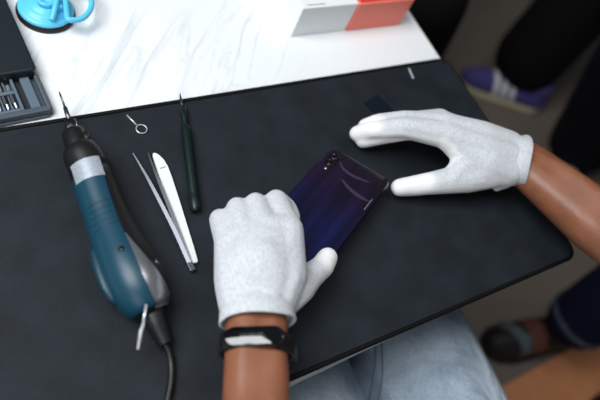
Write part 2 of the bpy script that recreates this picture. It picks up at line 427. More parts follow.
# insert: bars between the slots
xs = [.0965]
ins = [box(.0905, .3735, TZ+.0034, .0990, .4105, TZ+.0086, .0008), box(.0816, .3735, TZ+.0034, .0842, .4105, TZ+.0092, .0006),
       box(X0+.006, .3735, TZ+.0034, .0816, .3765, TZ+.0086, .0006), box(X0+.006, .3935, TZ+.0034, .0816, .3975, TZ+.0088, .0008)]
x = .0760
while x > X0+.01:
    ins.append(box(x-.0016, .3765, TZ+.0034, x, .3935, TZ+.0066, .0004)); ins.append(box(x-.0016, .3975, TZ+.0034, x, .4105, TZ+.0066, .0004)); x -= .0070
ins.append(box(.0480, .3765, TZ+.0034, .0545, .3935, TZ+.0080, .0006))
obj('bit_holder', mesh(join(*ins), 40), M['tray_in'], cs, smooth=False)
obj('groove', mesh(box(.0842, .3738, TZ+.0034, .0903, .4100, TZ+.0040)), M['tray_dark'], cs, smooth=False)
def bit(p, length, r, mt, label, tipmat=None, rot=0):
    t = thing('screwdriver_bit', label, 'screwdriver bit', p, 'bits in the case tray')
    d = V((math.sin(rot-CR), math.cos(rot-CR), 0))
    obj('hex_shank', mesh(loft([p, p+d*length*.55], [r, r], 6), 30), M[mt], t, smooth=False)
    obj('tip', mesh(loft([p+d*length*.55, p+d*length*.62, p+d*length*.85, p+d*length], [r*.95, r*.6, r*.5, r*.18], 10)), M[tipmat or 'steel'], t)
    return t
bz = TZ+.0034+.0027
for bx, by, ln, mt, lb, ro in ((.0788, .3932, .0162, 'dark_steel', 'steel screwdriver bit lying in the front row of the case, rightmost one', math.pi),
                           (.0718, .3932, .0162, 'dark_steel', 'steel screwdriver bit in the front row of the case, second from the right', math.pi),
                           (.0648, .3930, .0158, 'copper', 'reddish dull metal screwdriver bit in the front row of the case', math.pi),
                           (.0578, .3932, .0162, 'dark_steel', 'steel screwdriver bit in the front row of the case, farthest left in view', math.pi),
                           (.0788, .3980, .0120, 'steel', 'bright steel screwdriver bit in the back row beside the lid, rightmost one', 0),
                           (.0718, .3980, .0120, 'steel', 'bright steel screwdriver bit in the back row beside the lid, second from the right', 0)):
    bit(incase(bx, by, bz), ln, .0027, mt, lb, rot=ro)

# ------------------------------------------------------------------ suction cup
sc0 = V((.1402, .4962, TZ))
su = thing('suction_cup', 'light blue suction cup lifter with black rubber rim at the top left of the table', 'suction cup', sc0)
obj('rubber_cup', mesh(lathe([(.001, .0008), (.0285, .0003), (.0288, .0025), (.0270, .0065), (.0255, .0075), (0, .0075)], sc0, 64)), M['rubber'], su).__setitem__('label', 'black rubber rim')
obj('cup_body', mesh(lathe([(0, .006), (.0268, .0055), (.0272, .007), (.0262, .0088), (.0232, .0100), (.0215, .0102), (.0205, .0116), (.0165, .0130), (.0150, .0131), (.0140, .0144), (0, .0150)], sc0, 64)), M['cyan'], su)
obj('hub', mesh(lathe([(0, .014), (.0085, .014), (.0090, .0185), (.0075, .0200), (.0050, .0200), (.0042, .0175), (0, .0172)], sc0, 32)), M['cyan'], su)
hp = lambda px, py, z: at(px, py, z)
obj('lever_arm', mesh(tube([hp(52, 20, .014), hp(54, 12, .018), hp(56, 4, .021), hp(58, -6, .023)], [.0028, .003, .003, .0028]), 60), M['cyan'], su)
obj('handle', mesh(tube([hp(64, -14, .019), hp(65, -8, .019), hp(65.5, 0, .019), hp(66, 7, .019), hp(66.8, 14, .0185), hp(67.5, 18.5, .018), hp(70, 20, .018), hp(75, 20, .018), hp(80.5, 19, .018), hp(86, 15.5, .0185), hp(90, 10, .019), hp(91.5, 4, .020), hp(90.5, -4, .021), hp(86, -14, .021), hp(74, -18, .020)], .0029, 14, 5, True)), M['cyan'], su)
obj('hinge_block', mesh(box(sc0.x+.006, sc0.y-.012, TZ+.012, sc0.x+.0135, sc0.y+.004, TZ+.0195, .0015, 2), 40), M['cyan'], su, smooth=False)

# ------------------------------------------------------------------ two cartons
BH = .0455
bx = thing('carton', 'white cardboard box with a line of small grey print standing beside the coral box', 'box', (.444, .48, TZ))
obj('carton_body', mesh(box(.4045, .4285, TZ+.0004, .4850, .535, TZ+BH, .0006, 1)), M['white_card'], bx, smooth=False)
tx = []
x = .4125
for w in (.0030, .0042, .0022, .0050, .0036, .0030):
    tx.append(box(x, .4325, TZ+BH, x+w, .4338, TZ+BH+.0002)); x += w+.0009
obj('printed_text', mesh(join(*tx)), M['ink'], bx, smooth=False)
cb = thing('carton', 'coral orange cardboard box standing beside the white box', 'box', (.53, .48, TZ))
obj('carton_body', mesh(box(.4862, .4270, TZ+.0004, .5740, .534, TZ+BH, .0006, 1)), M['coral'], cb, smooth=False)
obj('lid_panel', mesh(box(.4885, .4295, TZ+BH, .5720, .532, TZ+BH+.0006, .0002, 1)), M['coral_dark'], cb, smooth=False)

# ------------------------------------------------------------------ rotary tool
R_ = lambda px, py, z: at(px, py, z)
dr = thing('rotary_tool', 'teal and black corded rotary hand tool with thin bit lying on the mat', 'power tool', at(115, 230, MT))
def interp(cols, n):
    out = []
    for i in range(len(cols)-1):
        for k in range(n):
            t = k/n; p0 = cols[max(i-1, 0)]; p1 = cols[i]; p2 = cols[i+1]; p3 = cols[min(i+2, len(cols)-1)]
            out.append([.5*(2*b+(c-a)*t+(2*a-5*b+4*c-d)*t*t+(3*b-a-3*c+d)*t**3) for a, b, c, d in zip(p0, p1, p2, p3)])
    out.append(list(cols[-1])); return out
# px, py, radius px
DS = [(79.5, 149, 15), (83, 156, 17.5), (89.5, 168, 18.5), (98, 193, 19), (107, 217, 20), (117, 241, 22.5), (129, 267, 26), (139, 287, 26.5), (148, 303, 22.5), (154, 314, 15)]
DSi = interp([(x, y, r*1.10) for x, y, r in DS], 4)
def dpt(px, py, r):
    p = at(px, py, .020); rm = r*mpp(p); q = at(px, py, max(rm*.92, .0165)+MT); return q, r*mpp(q)
SP = [dpt(*c) for c in DSi]
sp = [p for p, r in SP]; rr = [r for p, r in SP]
D2 = math.radians
i_band0, i_band1 = 7, 10      # spine indices of the silver label
obj('nose_housing', mesh(loft(sp[:10], rr[:10], 40)), M['black_pl'], dr)
obj('black_shell', mesh(loft(sp[9:], [r*.985 for r in rr[9:]], 40)), M['black_pl'], dr)
n = len(sp)
hi_a = [D2(44-10*min(1, max(0, (i-22)/10))) for i in range(n)]
def hi(i):   # right border of the teal shell, sliding left towards the tail
    t = min(1, max(0, (i-19)/12.)); u_ = min(1, max(0, (i-10)/9.)); return D2(20-12*u_-12*t)
def lo(i):
    return D2(-112)
s0 = 10
obj('teal_shell', mesh(loft(sp[s0:35], [r*1.012 for r in rr[s0:35]], 30, [lo(i) for i in range(s0, 35)], [hi(i) for i in range(s0, 35)], .003), 50), M['teal'], dr)
s1 = 21
obj('tail_panel', mesh(loft(sp[s1:], [r*1.008 for r in rr[s1:]], 20, [hi(i)+.02 for i in range(s1, n)], [hi(i)+.02+D2(2+58*min(1, (i-s1)/12.)) for i in range(s1, n)], .003), 50), M['silver_pl'], dr).__setitem__('label', 'silver grey tail panel')
obj('name_band', mesh(loft(sp[8:12], [r*1.022 for r in rr[8:12]], 24, [D2(-66)]*4, [D2(22)]*4, .002), 50), M['label'], dr).__setitem__('label', 'silver label band')
# grip ribs and vents
for k in range(5):
    i = 15+k
    ce = [sp[i]]
    s, u = frame_of(sp[i+1]-sp[i-1])
    arc = [sp[i]+rr[i]*1.012*(math.sin(D2(a))*s+math.cos(D2(a))*u) for a in range(-54, 8, 6)]
    obj('grip_rib', mesh(tube(arc, .0006, 8)), M['teal_dark'], dr)
i = 23; s, u = frame_of(sp[i+1]-sp[i-1])
hole = sp[i]+rr[i]*1.012*(math.sin(D2(-14))*s+math.cos(D2(-14))*u)
obj('screw_hole', mesh(lathe([(0, -.001), (.0028, -.001), (.0026, .0003), (0, .0003)], hole, 20, (hole-sp[i]))), M['black_pl'], dr)
i = 26; s, u = frame_of(sp[i+1]-sp[i-1])
scw = sp[i]+rr[i]*.99*(math.sin(D2(52))*s+math.cos(D2(52))*u)
sw = obj('screw', mesh(lathe([(0, -.001), (.0034, -.001), (.0032, .0006), (.0012, .0006), (.0010, .0001), (0, .0002)], scw, 20, (scw-sp[i]))), M['dark_steel'], dr); sw['label'] = 'small steel screw'
# side switch: a raised long button on the left flank
arc = []
for i in range(20, 30):
    s, u = frame_of(sp[i+1]-sp[i-1]); a = D2(-84); arc.append(sp[i]+rr[i]*1.0*(math.sin(a)*s+math.cos(a)*u))
rb = [.0018, .0036, .0044, .0046, .0046, .0046, .0044, .004, .0032, .0016]
obj('switch_bezel', mesh(tube(arc, rb, 14)), M['teal_dark'], dr)
obj('switch', mesh(tube([p+V((-.0012, 0, .0012)) for p in arc[1:9]], [.001, .0026, .003, .003, .003, .003, .0026, .001], 12)), M['teal'], dr)
# nose collar, collet, bit
nz = .0195
ax = [at(70.5, 123, nz), at(73, 131.5, nz), at(75, 137, nz), at(79, 148, nz), at(81, 152, nz)]
mm = mpp(ax[2])
obj('nose_collar', mesh(loft([ax[1], ax[2].lerp(ax[1], .6), ax[3], ax[4]], [10.2*mm, 11.6*mm, 12.6*mm, 13*mm], 32)), M['black_pl'], dr)
obj('collet', mesh(loft([at(70, 121.5, nz), at(73.5, 133, nz)], [6.2*mm, 6.8*mm], 24)), M['black_pl'], dr)
for px in ((66.8, 122, 69.6, 131), (74.6, 119, 78.2, 129)):
    obj('collet_pin', mesh(tube([at(px[0], px[1], nz+.005), at(px[2], px[3], nz+.005)], .0007, 8)), M['steel'], dr)
obj('drive_shank', mesh(loft([at(64.4, 106, nz), at(65.2, 108, nz), at(67, 113.5, nz), at(70.5, 123, nz)], [1.2*mm, 2.1*mm, 2.3*mm, 2.5*mm], 14)), M['dark_steel'], dr)
obj('needle_bit', mesh(loft([at(59.2, 91.5, nz), at(60, 94, nz), at(64.8, 107, nz)], [.4*mm, .95*mm, 1.15*mm], 10)), M['dark_steel'], dr)
obj('spindle_button', mesh(loft([at(85, 133, nz+.009), at(88, 141, nz+.009)], [.0028, .003], 14)), M['rubber'], dr)
# hanging clip
obj('hanging_clip', mesh(join(tube([at(146.2, 305, .043), at(145.2, 312, .044), at(144, 318, .043), at(143.2, 326, .040)], .0011, 8, 4), tube([at(143.8, 324, .040), at(141, 331, .037), at(139.5, 341, .031), at(138, 349, .027)], [.0013, .0018, .0015, .0012], 10)), 60), M['bright_steel'], dr).__setitem__('label', 'bright steel hanging clip')
# strain relief and cord
sr = [at(153, 312, .018), at(156, 322, .017), at(161, 333, .015), at(166, 344, .013)]
sri = [V(p) for p in interp([list(p) for p in sr], 6)]
rad = [.0104-.0046*k/(len(sri)-1)+(.0012 if k % 2 else -.0008) for k in range(len(sri))]
obj('strain_relief', mesh(loft(sri, rad, 20)), M['black_pl'], dr)
obj('power_cord', mesh(tube([at(164, 341, .012), at(169, 352, .009), at(171.5, 366, .0065), at(171, 382, .0065), at(168.5, 396, .0065), at(164, 415, .0065), at(155, 450, .0065)], .0030, 12, 6)), M['black_pl'], dr)

# ------------------------------------------------------------------ small tools on the mat
pz = MT+.0012
pn = tube([at(127, 115.3, pz), at(136.6, 125, pz)], .0009, 8)
c = at(141.6, 129, pz); r0 = .0052
ring = tube([(c.x+r0*math.cos(t*math.pi/8), c.y+r0*math.sin(t*math.pi/8), c.z) for t in range(16)], .0006, 8, closed=True)
pin = obj('sim_pin', mesh(join(pn, ring)), M['bright_steel'], org=at(135, 123, MT)); set_p(pin, 'tiny steel SIM ejector pin with a ring end near the back mat edge', 'pin')

pz = MT+.0060
sd = thing('precision_screwdriver', 'dark slim pen-like precision screwdriver lying upright beside the white pry tool', 'screwdriver', at(190, 160, MT))
pts = lambda ts, a, b: [a.lerp(b, t) for t in ts]
A_, B_ = at(182.3, 102, pz), at(195.6, 210, pz)
obj('handle', mesh(loft(pts((.235, .25, .27, .30, .34, .86, .88, .89, .985, 1.0), A_, B_), [.0030, .0044, .0050, .0051, .0051, .0051, .0049, .0051, .0051, .0044], 28), 35), M['pen'], sd)
obj('collar', mesh(loft(pts((.045, .06, .17, .19, .24), A_, B_), [.0026, .0034, .0034, .0029, .0029], 20), 35), M['pen'], sd)
obj('bit_tip', mesh(loft([at(180.0, 93.5, pz), at(180.5, 97, pz), at(181.2, 101, pz), at(183.0, 108, pz)], [.0005, .0009, .0016, .0018], 12)), M['black_steel'], sd)
obj('end_cap', mesh(loft([B_, B_+(B_-A_).normalized()*.0012], [.0036, .0030], 20), 35), M['rubber'], sd)

tw = thing('tweezers', 'fine pointed steel tweezers lying open beside the white pry tool', 'tweezers', at(165, 215, MT))
def blade(ps, ws, th, up=V((0, 0, 1))):
    bm = bmesh.new(); rings = []
    P = [V(p) for p in interp([list(p) for p in ps], 5)]; W = [w[0] for w in interp([[w] for w in ws], 5)]
    for i, p in enumerate(P):
        t = (P[min(i+1, len(P)-1)]-P[max(i-1, 0)]).normalized(); s = up.cross(t).normalized(); n_ = t.cross(s)
        rings.append([bm.verts.new(p+s*W[i]*a+n_*th*b) for a, b in ((-1, -.5), (1, -.5), (1, .5), (-1, .5))])
    for A, B in zip(rings, rings[1:]):
        for k in range(4): bm.faces.new((A[k], A[(k+1) % 4], B[(k+1) % 4], B[k]))
    bm.faces.new(rings[0]); bm.faces.new(list(reversed(rings[-1])))
    bmesh.ops.bevel(bm, geom=[e for e in bm.edges if e.calc_face_angle(0) > .9], offset=th*.22, segments=1, affect='EDGES')
    return bm
obj('arm', mesh(blade([at(133.2, 153.5, .006), at(143, 170, .007), at(154, 190, .008), at(174, 229, .008), at(187, 258, .0075), at(192.5, 270.5, .007)], [.0004, .0010, .0015, .0018, .0017, .0014], .0022, V((-.36, -.1, 1))), 40), M['tweezer_steel'], tw, smooth=False)
obj('arm', mesh(blade([at(148.2, 153, .0065), at(152, 164, .007), at(158, 179, .008), at(175, 222, .008), at(187.6, 255, .0075), at(193.5, 269.5, .007)], [.0004, .0009, .0014, .0017, .0016, .0013], .0022, V((-.2, -.3, 1))), 40), M['tweezer_steel'], tw, smooth=False)
obj('joint', mesh(blade([at(189.5, 263, .007), at(193.2, 270.8, .007)], [.0021, .0017], .0042), 40), M['dark_steel'], tw, smooth=False)

spu = thing('pry_tool', 'white flat plastic pry tool with a curved blade end lying next to the tweezers', 'pry tool', at(178, 210, MT))
ol = [(153.0, 153.0), (155.5, 152.6), (159.5, 155.0), (164, 159.5), (168, 166), (172.5, 178), (179, 199), (187, 225), (193.5, 246), (198, 260.5), (197.2, 262.3), (192, 263.2), (189.8, 261.5), (185, 248), (177.5, 228), (169, 204), (161, 182), (155.5, 164), (153, 156)]
olw = [at(x, y, MT+.0035) for x, y in ol]
bm = prism([(p.x, p.y) for p in olw], TZ+MT+.0004, TZ+MT+.0038, .0006, 2)
obj('blade', mesh(bm), M['spudger'], spu, smooth=False)
obj('printed_mark', mesh(join(*[flatbar(at(x, y, MT+.0038), at(x+1.3, y-.4, MT+.0038), .0012, .0002) for x, y in ((160.5, 168.4), (162.3, 167.8), (164.1, 167.2))])), M['ink'], spu, smooth=False)

sq = [at(361.5, 104.5, MT), at(377.5, 95.0, MT), at(396.5, 109.5, MT), at(381, 121, MT)]
# keep it a true rounded rectangle
e1 = (sq[1]-sq[0]).normalized(); e2 = V((e1.y, -e1.x, 0)); w1, w2 = .031, .030
def rr2(o, e1, e2, w1, w2, r):
    return [(o.x+e1.x*u+e2.x*v, o.y+e1.y*u+e2.y*v) for u, v in rrect(0, 0, w1, w2, r)]
fs = obj('film_sheet', mesh(prism(list(reversed(rr2(sq[0], e1, e2, w1, w2, .003))), TZ+MT+.0002, TZ+MT+.0014, .0003, 1)), M['navyfilm'], smooth=False)
set_p(fs, 'small dark navy rounded square plate lying under the fingers of the right glove', 'plate')

# ------------------------------------------------------------------ phone
A = at(331.3, 145.6, .0125); B = at(392.2, 179.2, .0300)
PW, PL, PT = .0750, .1560, .0082
ex = (B-A).normalized(); L_ = at(288, 192, .0125)
ey = -(L_-A); ey = (ey-ex*ex.dot(ey)).normalized(); ez = ex.cross(ey)
pc = A+ex*PW/2-ey*PL/2
ph = thing('smartphone', 'glossy purple smartphone with its back up, held in the left gloved hand', 'phone', pc, rot=Matrix((ex, ey, ez)).transposed())
def rounded_slab(w, l, r, z0, z1, bev):
    return prism(rrect(-w/2, -l/2, w/2, l/2, r, 8), z0, z1, bev, 4)
obj('phone_frame', mesh(rounded_slab(PW, PL, .0095, -PT, -.0012, .0022)), M['phone_frame'], ph)
obj('back_cover', mesh(rounded_slab(PW-.0012, PL-.0012, .009, -.0045, 0, .0020)), M['phone_back'], ph)
obj('screen', mesh(rounded_slab(PW-.004, PL-.004, .008, -PT-.0004, -PT+.0003, .0001)), M['screen_glass'], ph)
cam_y, cam_x = PL/2-.0125, -PW/2+.0115
cm = obj('camera_bump', mesh(prism(rrect(cam_x-.0060, cam_y-.0150, cam_x+.0060, cam_y+.0055, .0058, 8), 0, .0012, .0005)), M['glass_black'], ph)
obj('lens', mesh(join(lathe([(0, .001), (.0042, .001), (.0042, .0016), (.0034, .0018), (.0030, .0014), (0, .0013)], V((cam_x, cam_y, 0)), 32),
                      lathe([(0, .001), (.0034, .001), (.0034, .0016), (.0028, .0016), (.0024, .0013), (0, .0013)], V((cam_x, cam_y-.0095, 0)), 32))), M['glass_black'], ph)
obj('flash', mesh(lathe([(0, 0), (.0018, 0), (.0016, .0004), (0, .0005)], V((cam_x+.0005, cam_y-.0195, 0)), 20)), M['steel'], ph)
# two soft curved light reflections, painted on the back as thin paler shapes
phm = Matrix.Translation(pc) @ Matrix((ex, ey, ez)).transposed().to_4x4()
def on_phone(px, py):
    o = V((0, 0, TZ+CH)); d = at(px, py, 0)-o; t = (pc-o).dot(ez)/d.dot(ez); return phm.inverted() @ (o+d*t)
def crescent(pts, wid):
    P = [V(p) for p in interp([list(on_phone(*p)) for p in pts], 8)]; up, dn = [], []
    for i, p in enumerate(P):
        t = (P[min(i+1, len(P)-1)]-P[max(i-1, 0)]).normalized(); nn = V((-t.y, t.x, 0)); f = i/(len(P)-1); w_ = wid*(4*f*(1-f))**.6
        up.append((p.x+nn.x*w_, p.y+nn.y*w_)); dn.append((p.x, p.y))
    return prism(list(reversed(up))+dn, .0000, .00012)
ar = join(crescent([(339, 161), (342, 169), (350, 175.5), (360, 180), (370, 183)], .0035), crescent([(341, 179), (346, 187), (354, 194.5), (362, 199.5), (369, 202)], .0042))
ac = obj('painted_reflection_arc', mesh(ar), M['phone_arc'], ph, smooth=False); ac['label'] = 'faint violet curved light reflections painted on the back'
tx = []
y = .040
random.seed(3)
for k in range(9):
    w = random.choice((.0008, .0012, .0016)); tx.append(box(PW/2-.0046, y-w, 0, PW/2-.0037, y, .0001)); y -= w+.0006
obj('fine_print', mesh(join(*tx)), M['ink'], ph, smooth=False)
obj('side_button', mesh(box(PW/2-.0004, .020, -.0050, PW/2+.0006, .032, -.0032, .0003)), M['phone_frame'], ph, smooth=False)

# ------------------------------------------------------------------ people
def arm2(p, q, r1, r2, off, n=None):
    """oval limb: two parallel tapering chains"""
    t = (q-p).normalized(); s = V((0, 0, 1)).cross(t).normalized()
    return [[(p+s*off, r1), (q+s*off, r2)], [(p-s*off, r1), (q-s*off, r2)]]
def ringband(name, c, ax_, a, b, w, th, m, parent, up=V((0, 0, 1)), n=48, flare=0., wave=0., sink=0.):
    """closed elliptical band around a wrist: half axes a (sideways) and b (up), width w along the limb"""
    t = ax_.normalized(); s = up.cross(t).normalized(); u = t.cross(s).normalized()
    prof = [(-w/2, -sink), (-w/2+th*.4, th*.5-sink), (w*.1, th*.5), (w/2-th*.4, th*.5+flare), (w/2, flare), (w/2-th*.4, -th*.5+flare), (w*.1, -th*.5), (-w/2+th*.4, -th*.5-sink)]
    bm = bmesh.new(); rings = []
    for k in range(n):
        an = 2*math.pi*k/n
        wv = wave*math.sin(3*an+.6)
        rings.append([bm.verts.new(c+t*(x+wv)+s*math.sin(an)*(a+y)+u*math.cos(an)*(b+y)) for x, y in prof])
    for k in range(n):
        A, B = rings[k], rings[(k+1) % n]
        m_ = len(prof)
        for j in range(m_): bm.faces.new((A[j], A[(j+1) % m_], B[(j+1) % m_], B[j]))
    return obj(name, mesh(bm), m, parent)
def panel(name, src, m, parent, test, off=.0018):
    """a patch sewn on: the faces of src that pass test, raised a little"""
    bm = bmesh.new(); bm.from_mesh(src.data); bm.normal_update(); org = ORG[src]
    kill = [f for f in bm.faces if not test(f.calc_center_median()+org)]
    bmesh.ops.delete(bm, geom=kill, context='FACES')
    if not bm.faces: bm.free(); return
    ex = bmesh.ops.extrude_face_region(bm, geom=list(bm.faces))
    nv = [g for g in ex['geom'] if isinstance(g, bmesh.types.BMVert)]
    bm.normal_update()
    for v in nv: v.co += v.normal*off
    me = bpy.data.meshes.new('p'); bm.to_mesh(me); bm.free(); me.transform(Matrix.Translation(org))
    return obj(name, me, m, parent)
def shoe(name, heel, toe, h, upper, sole, parent, label, w=.048, stripes=None, extra=None):
    d = (toe-heel); Ln = d.length; d.normalize(); s = V((0, 0, 1)).cross(d); z = V((0, 0, 1))
    P = lambda x, zz, y=0: V((heel.x, heel.y, 0))+d*(x*Ln)+s*y+z*zz
    up = blob([[(P(.10, .05), w*.78), (P(.30, .055), w*.85), (P(.55, .048), w*.85), (P(.78, .040), w*.80), (P(.90, .036), w*.68)],
               [(P(.14, .06), w*.72), (P(.16, h), w*.85)], [(P(.30, .06), w*.8), (P(.20, h), w*.7)]], .006, 4)
    for v in up.vertices:
        if v.co.z < .018: v.co.z = .018
    o = obj(name, up, upper, parent); o['label'] = label
    ol = [(0, .55), (-.02, .2), (-.02, -.2), (0, -.55), (.12, -.78), (.3, -.78), (.5, -.85), (.72, -1.0), (.88, -.85), (.97, -.5), (1.01, 0), (.97, .5), (.88, .85), (.72, 1.0), (.5, .9), (.3, .8), (.12, .78)]
    pts = [P(x, 0, y*w) for x, y in ol]
    so = obj('sole', mesh(prism([(p.x, p.y) for p in pts], .0006, .024, .004, 2)), sole, o)
    if stripes:
        for k in range(3):
            x = .40+.10*k
            panel('stripe', o, stripes, o, lambda w_, x=x: x-.03 < ((w_-P(0, 0)).dot(d)-(w_.z-.03)*.35)/Ln < x+.03 and w_.z > .026)
    return o
def full_person(label, J, tro, shi, parent_loc, vox=.012, tr=.085, extra_body=None, tro_name='trousers', cuff=None):
    """J holds joints; body is one continuous skin, clothes and hair are its children"""
    root = thing('person', label, 'person', parent_loc)
    ch = []
    pel, chs, nk, hd = J['pelvis'], J['chest'], J['neck'], J['head']
    side = (J['shR']-J['shL']).normalized(); fw = V((0, 0, 1)).cross(side).normalized()
    hipR, hipL = pel+side*.09, pel-side*.09
    ch.append([(pel, .10), (chs, .12), (nk, .055), (hd, .06)])
    for S, E, W in (('shR', 'elR', 'wrR'), ('shL', 'elL', 'wrL')):
        ch.append([(chs+V((0, 0, .06)), .085), (J[S], .055), (J[E], .036)]+([] if W+'_hand' in J else [(J[W], .028)]))
        hw = J[W]+(J[W]-J[E]).normalized()*.10
        if W+'_hand' not in J: ch.append([(J[W], .026), (hw, .022)])
    for H, K, A in ((hipR, 'knR', 'anR'), (hipL, 'knL', 'anL')):
        ch.append([(H, .085), (J[K], .052), (J[A], .036)])
    el = [(hd+V((0, 0, .03)), .078, .092, .115), (hd+fw*.09+V((0, 0, .01)), .014, .018, .018),
          (hd+side*.078+V((0, 0, .015)), .014, .02, .03), (hd-side*.078+V((0, 0, .015)), .014, .02, .03)]
    return root, ch, el, (side, fw, hipR, hipL)
def dress(root, J, ext, tro, shi, vox, rth, rkn, rank, hair=True):
    side, fw, hipR, hipL = ext
    pel, chs, hd = J['pelvis'], J['chest'], J['head']
    tch = [[(hipL, .115), (hipR, .115)]]
    for H, K, A in ((hipR, 'knR', 'anR'), (hipL, 'knL', 'anL')):
        tch.append([(H, rth), (J[K], rkn), (J[A], rank)])
    t = obj('trousers', blob(tch, vox, 5), tro, root)
    sch = [[(pel+V((0, 0, .03)), .125), (chs, .145), (chs+V((0, 0, .10)), .10)]]
    for S, E in (('shR', 'elR'), ('shL', 'elL')):
        sch.append([(chs+V((0, 0, .06)), .10), (J[S], .070), (J[S].lerp(J[E], .7), .058)])
    obj('shirt', blob(sch, .014, 5), shi, root)
    if hair:
        obj('hair', blob([[(hd+V((0, 0, .06))-fw*.02, .09), (hd+V((0, 0, .0))-fw*.045, .075)]], .012, 4), M['hair'], root)
    return t

# ---- the repairer
WL = at(257, 322, .052); FL = at(256.5, 400, .056)
WR = at(525, 163, .046); FR = at(600, 224, .056)
dl = (FL-WL).normalized(); drr = (FR-WR).normalized()
EL = WL+(dl+V((-.10, -.1, .05))).normalized()*.26; ER = WR+(drr+V((0, 0, .02))).normalized()*.26
JW = dict(pelvis=V((.340, -.32, .57)), chest=V((.40, -.315, .86)), neck=V((.40, -.29, 1.08)), head=V((.41, -.25, 1.20)),
          shR=V((.60, -.30, 1.00)), shL=V((.20, -.30, 1.00)), elR=ER, elL=EL, wrR=WR, wrL=WL, wrR_hand=1, wrL_hand=1,
          knR=V((.490, .17, .545)), knL=V((.300, .17, .545)), anR=V((.48, .16, .10)), anL=V((.27, .16, .10)))
wk, ch, el, ext = full_person('person in light blue jeans and white gloves, holding a phone at the desk', JW, None, None, (.375, -.2, 0))
# forearms replaced by oval ones
ch = [c for c in ch]
inL = at(253, 296, .052); inR = at(500, 155, .046)
ch += arm2(inL, WL, .016, .0175, .0085)+arm2(WL, FL, .0175, .0178, .0085)+arm2(FL, EL, .0178, .030, .008)
ch += [[(at(536, 158, .060), .009), (at(566, 176, .068), .013), (at(600, 204, .074), .016), (ER+V((0, 0, .02)), .018)]]
ch += arm2(inR, WR, .017, .0185, .010)+arm2(WR, FR, .0195, .0290, .012)+arm2(FR, EL*0+ER, .0290, .033, .010)
ch[0] = ch[0]
obj('body', blob(ch, .0045, 8, el), M['skin'], wk)
jt = dress(wk, JW, ext, M['denim'], M['shirt'], .007, .097, .088, .065)
jt.name = 'jeans'
# double-stitched seam along the right thigh, lying on the cloth
dg = bpy.context.evaluated_depsgraph_get()
for dx in (0, .0085):
    pts = []
    for k in range(14):
        t = k/13; y = -.04+.16*t; x = .404+dx*.7+.41*(y-.071)
        ok, loc, nor, fi = jt.ray_cast(V((x, y, 1.0))-ORG[wk], V((0, 0, -1)))
        if ok: pts.append(loc+ORG[wk]+V((0, 0, .0006)))
    if len(pts) > 3: obj('seam', mesh(tube(pts, .0011, 6, 3)), M['stitch'], jt)
shoe('shoe', V((.48, .10, 0)), V((.49, .36, 0)), .10, M['shoe_black'], M['rubber'], wk, 'black shoe under the table')
shoe('shoe', V((.27, .10, 0)), V((.26, .36, 0)), .10, M['shoe_black'], M['rubber'], wk, 'black shoe under the table')

def c3(*a): return [(at(px, py, z), r) for px, py, z, r in a]
# ---- left glove: back of the hand up, fingers curled over the phone
gl = [c3((241, 300, .0515, .0195), (252, 250, .0575, .0175), (276, 240, .0595, .0175)), c3((262, 300, .0545, .0200), (258, 262, .0605, .0185)), c3((262, 300, .0545, .0200), (275, 258, .0605, .0190)), c3((239, 262, .0535, .0165), (256, 244, .0590, .0150), (276, 240, .0600, .0160)),
      c3((241, 303, .051, .0190), (236, 280, .054, .0185), (229, 243, .050, .0130)),
      c3((250, 300, .052, .0185), (250, 275, .058, .0200), (246, 237, .058, .0135)),
      c3((262, 300, .052, .0185), (268, 275, .060, .0205), (265, 231, .062, .0140)),
      c3((274, 303, .051, .0190), (284, 275, .057, .0200), (286, 231, .060, .0160)),
      c3((229, 243, .050, .0125), (246, 237, .058, .0130), (265, 231, .062, .0140), (286, 231, .060, .0155)),
      # fingers
      c3((229, 243, .050, .0125), (219.5, 219, .040, .0096), (226, 224, .020, .0088), (233, 232, .0135, .0080)),
      c3((246, 237, .058, .0130), (237, 208, .047, .0103), (243, 213, .024, .0092), (249, 222, .0145, .0083)),
      c3((265, 231, .062, .0140), (255.5, 203.5, .049, .0105), (262, 209, .026, .0094), (268, 217, .0165, .0084)),
      c3((286, 231, .060, .0150), (276, 200.5, .047, .0108), (287, 208, .037, .0094), (292, 217, .030, .0085)),
      # thumb
      c3((272, 308, .046, .0170), (296, 288, .044, .0165), (309, 277, .042, .0125), (322, 267, .039, .0110), (327.5, 257.5, .036, .0100)),
      c3((284, 270, .054, .018), (300, 282, .045, .0145), (310, 275, .042, .0115))]
g1 = obj('glove', blob(gl, .0021, 8, ells=[(at(259, 268, .055), .032, .034, .0275), (at(262, 246, .058), .030, .022, .0205)]), M['knit'], wk); g1['label'] = 'white knit glove on the left hand, closed over the phone'
ringband('cuff', at(257, 308, .052), (WL-at(253, 296, .052)).normalized()+dl, .0292, .0228, .0260, .0024, M['knit'], g1, flare=.0010, wave=.0006, sink=.006)
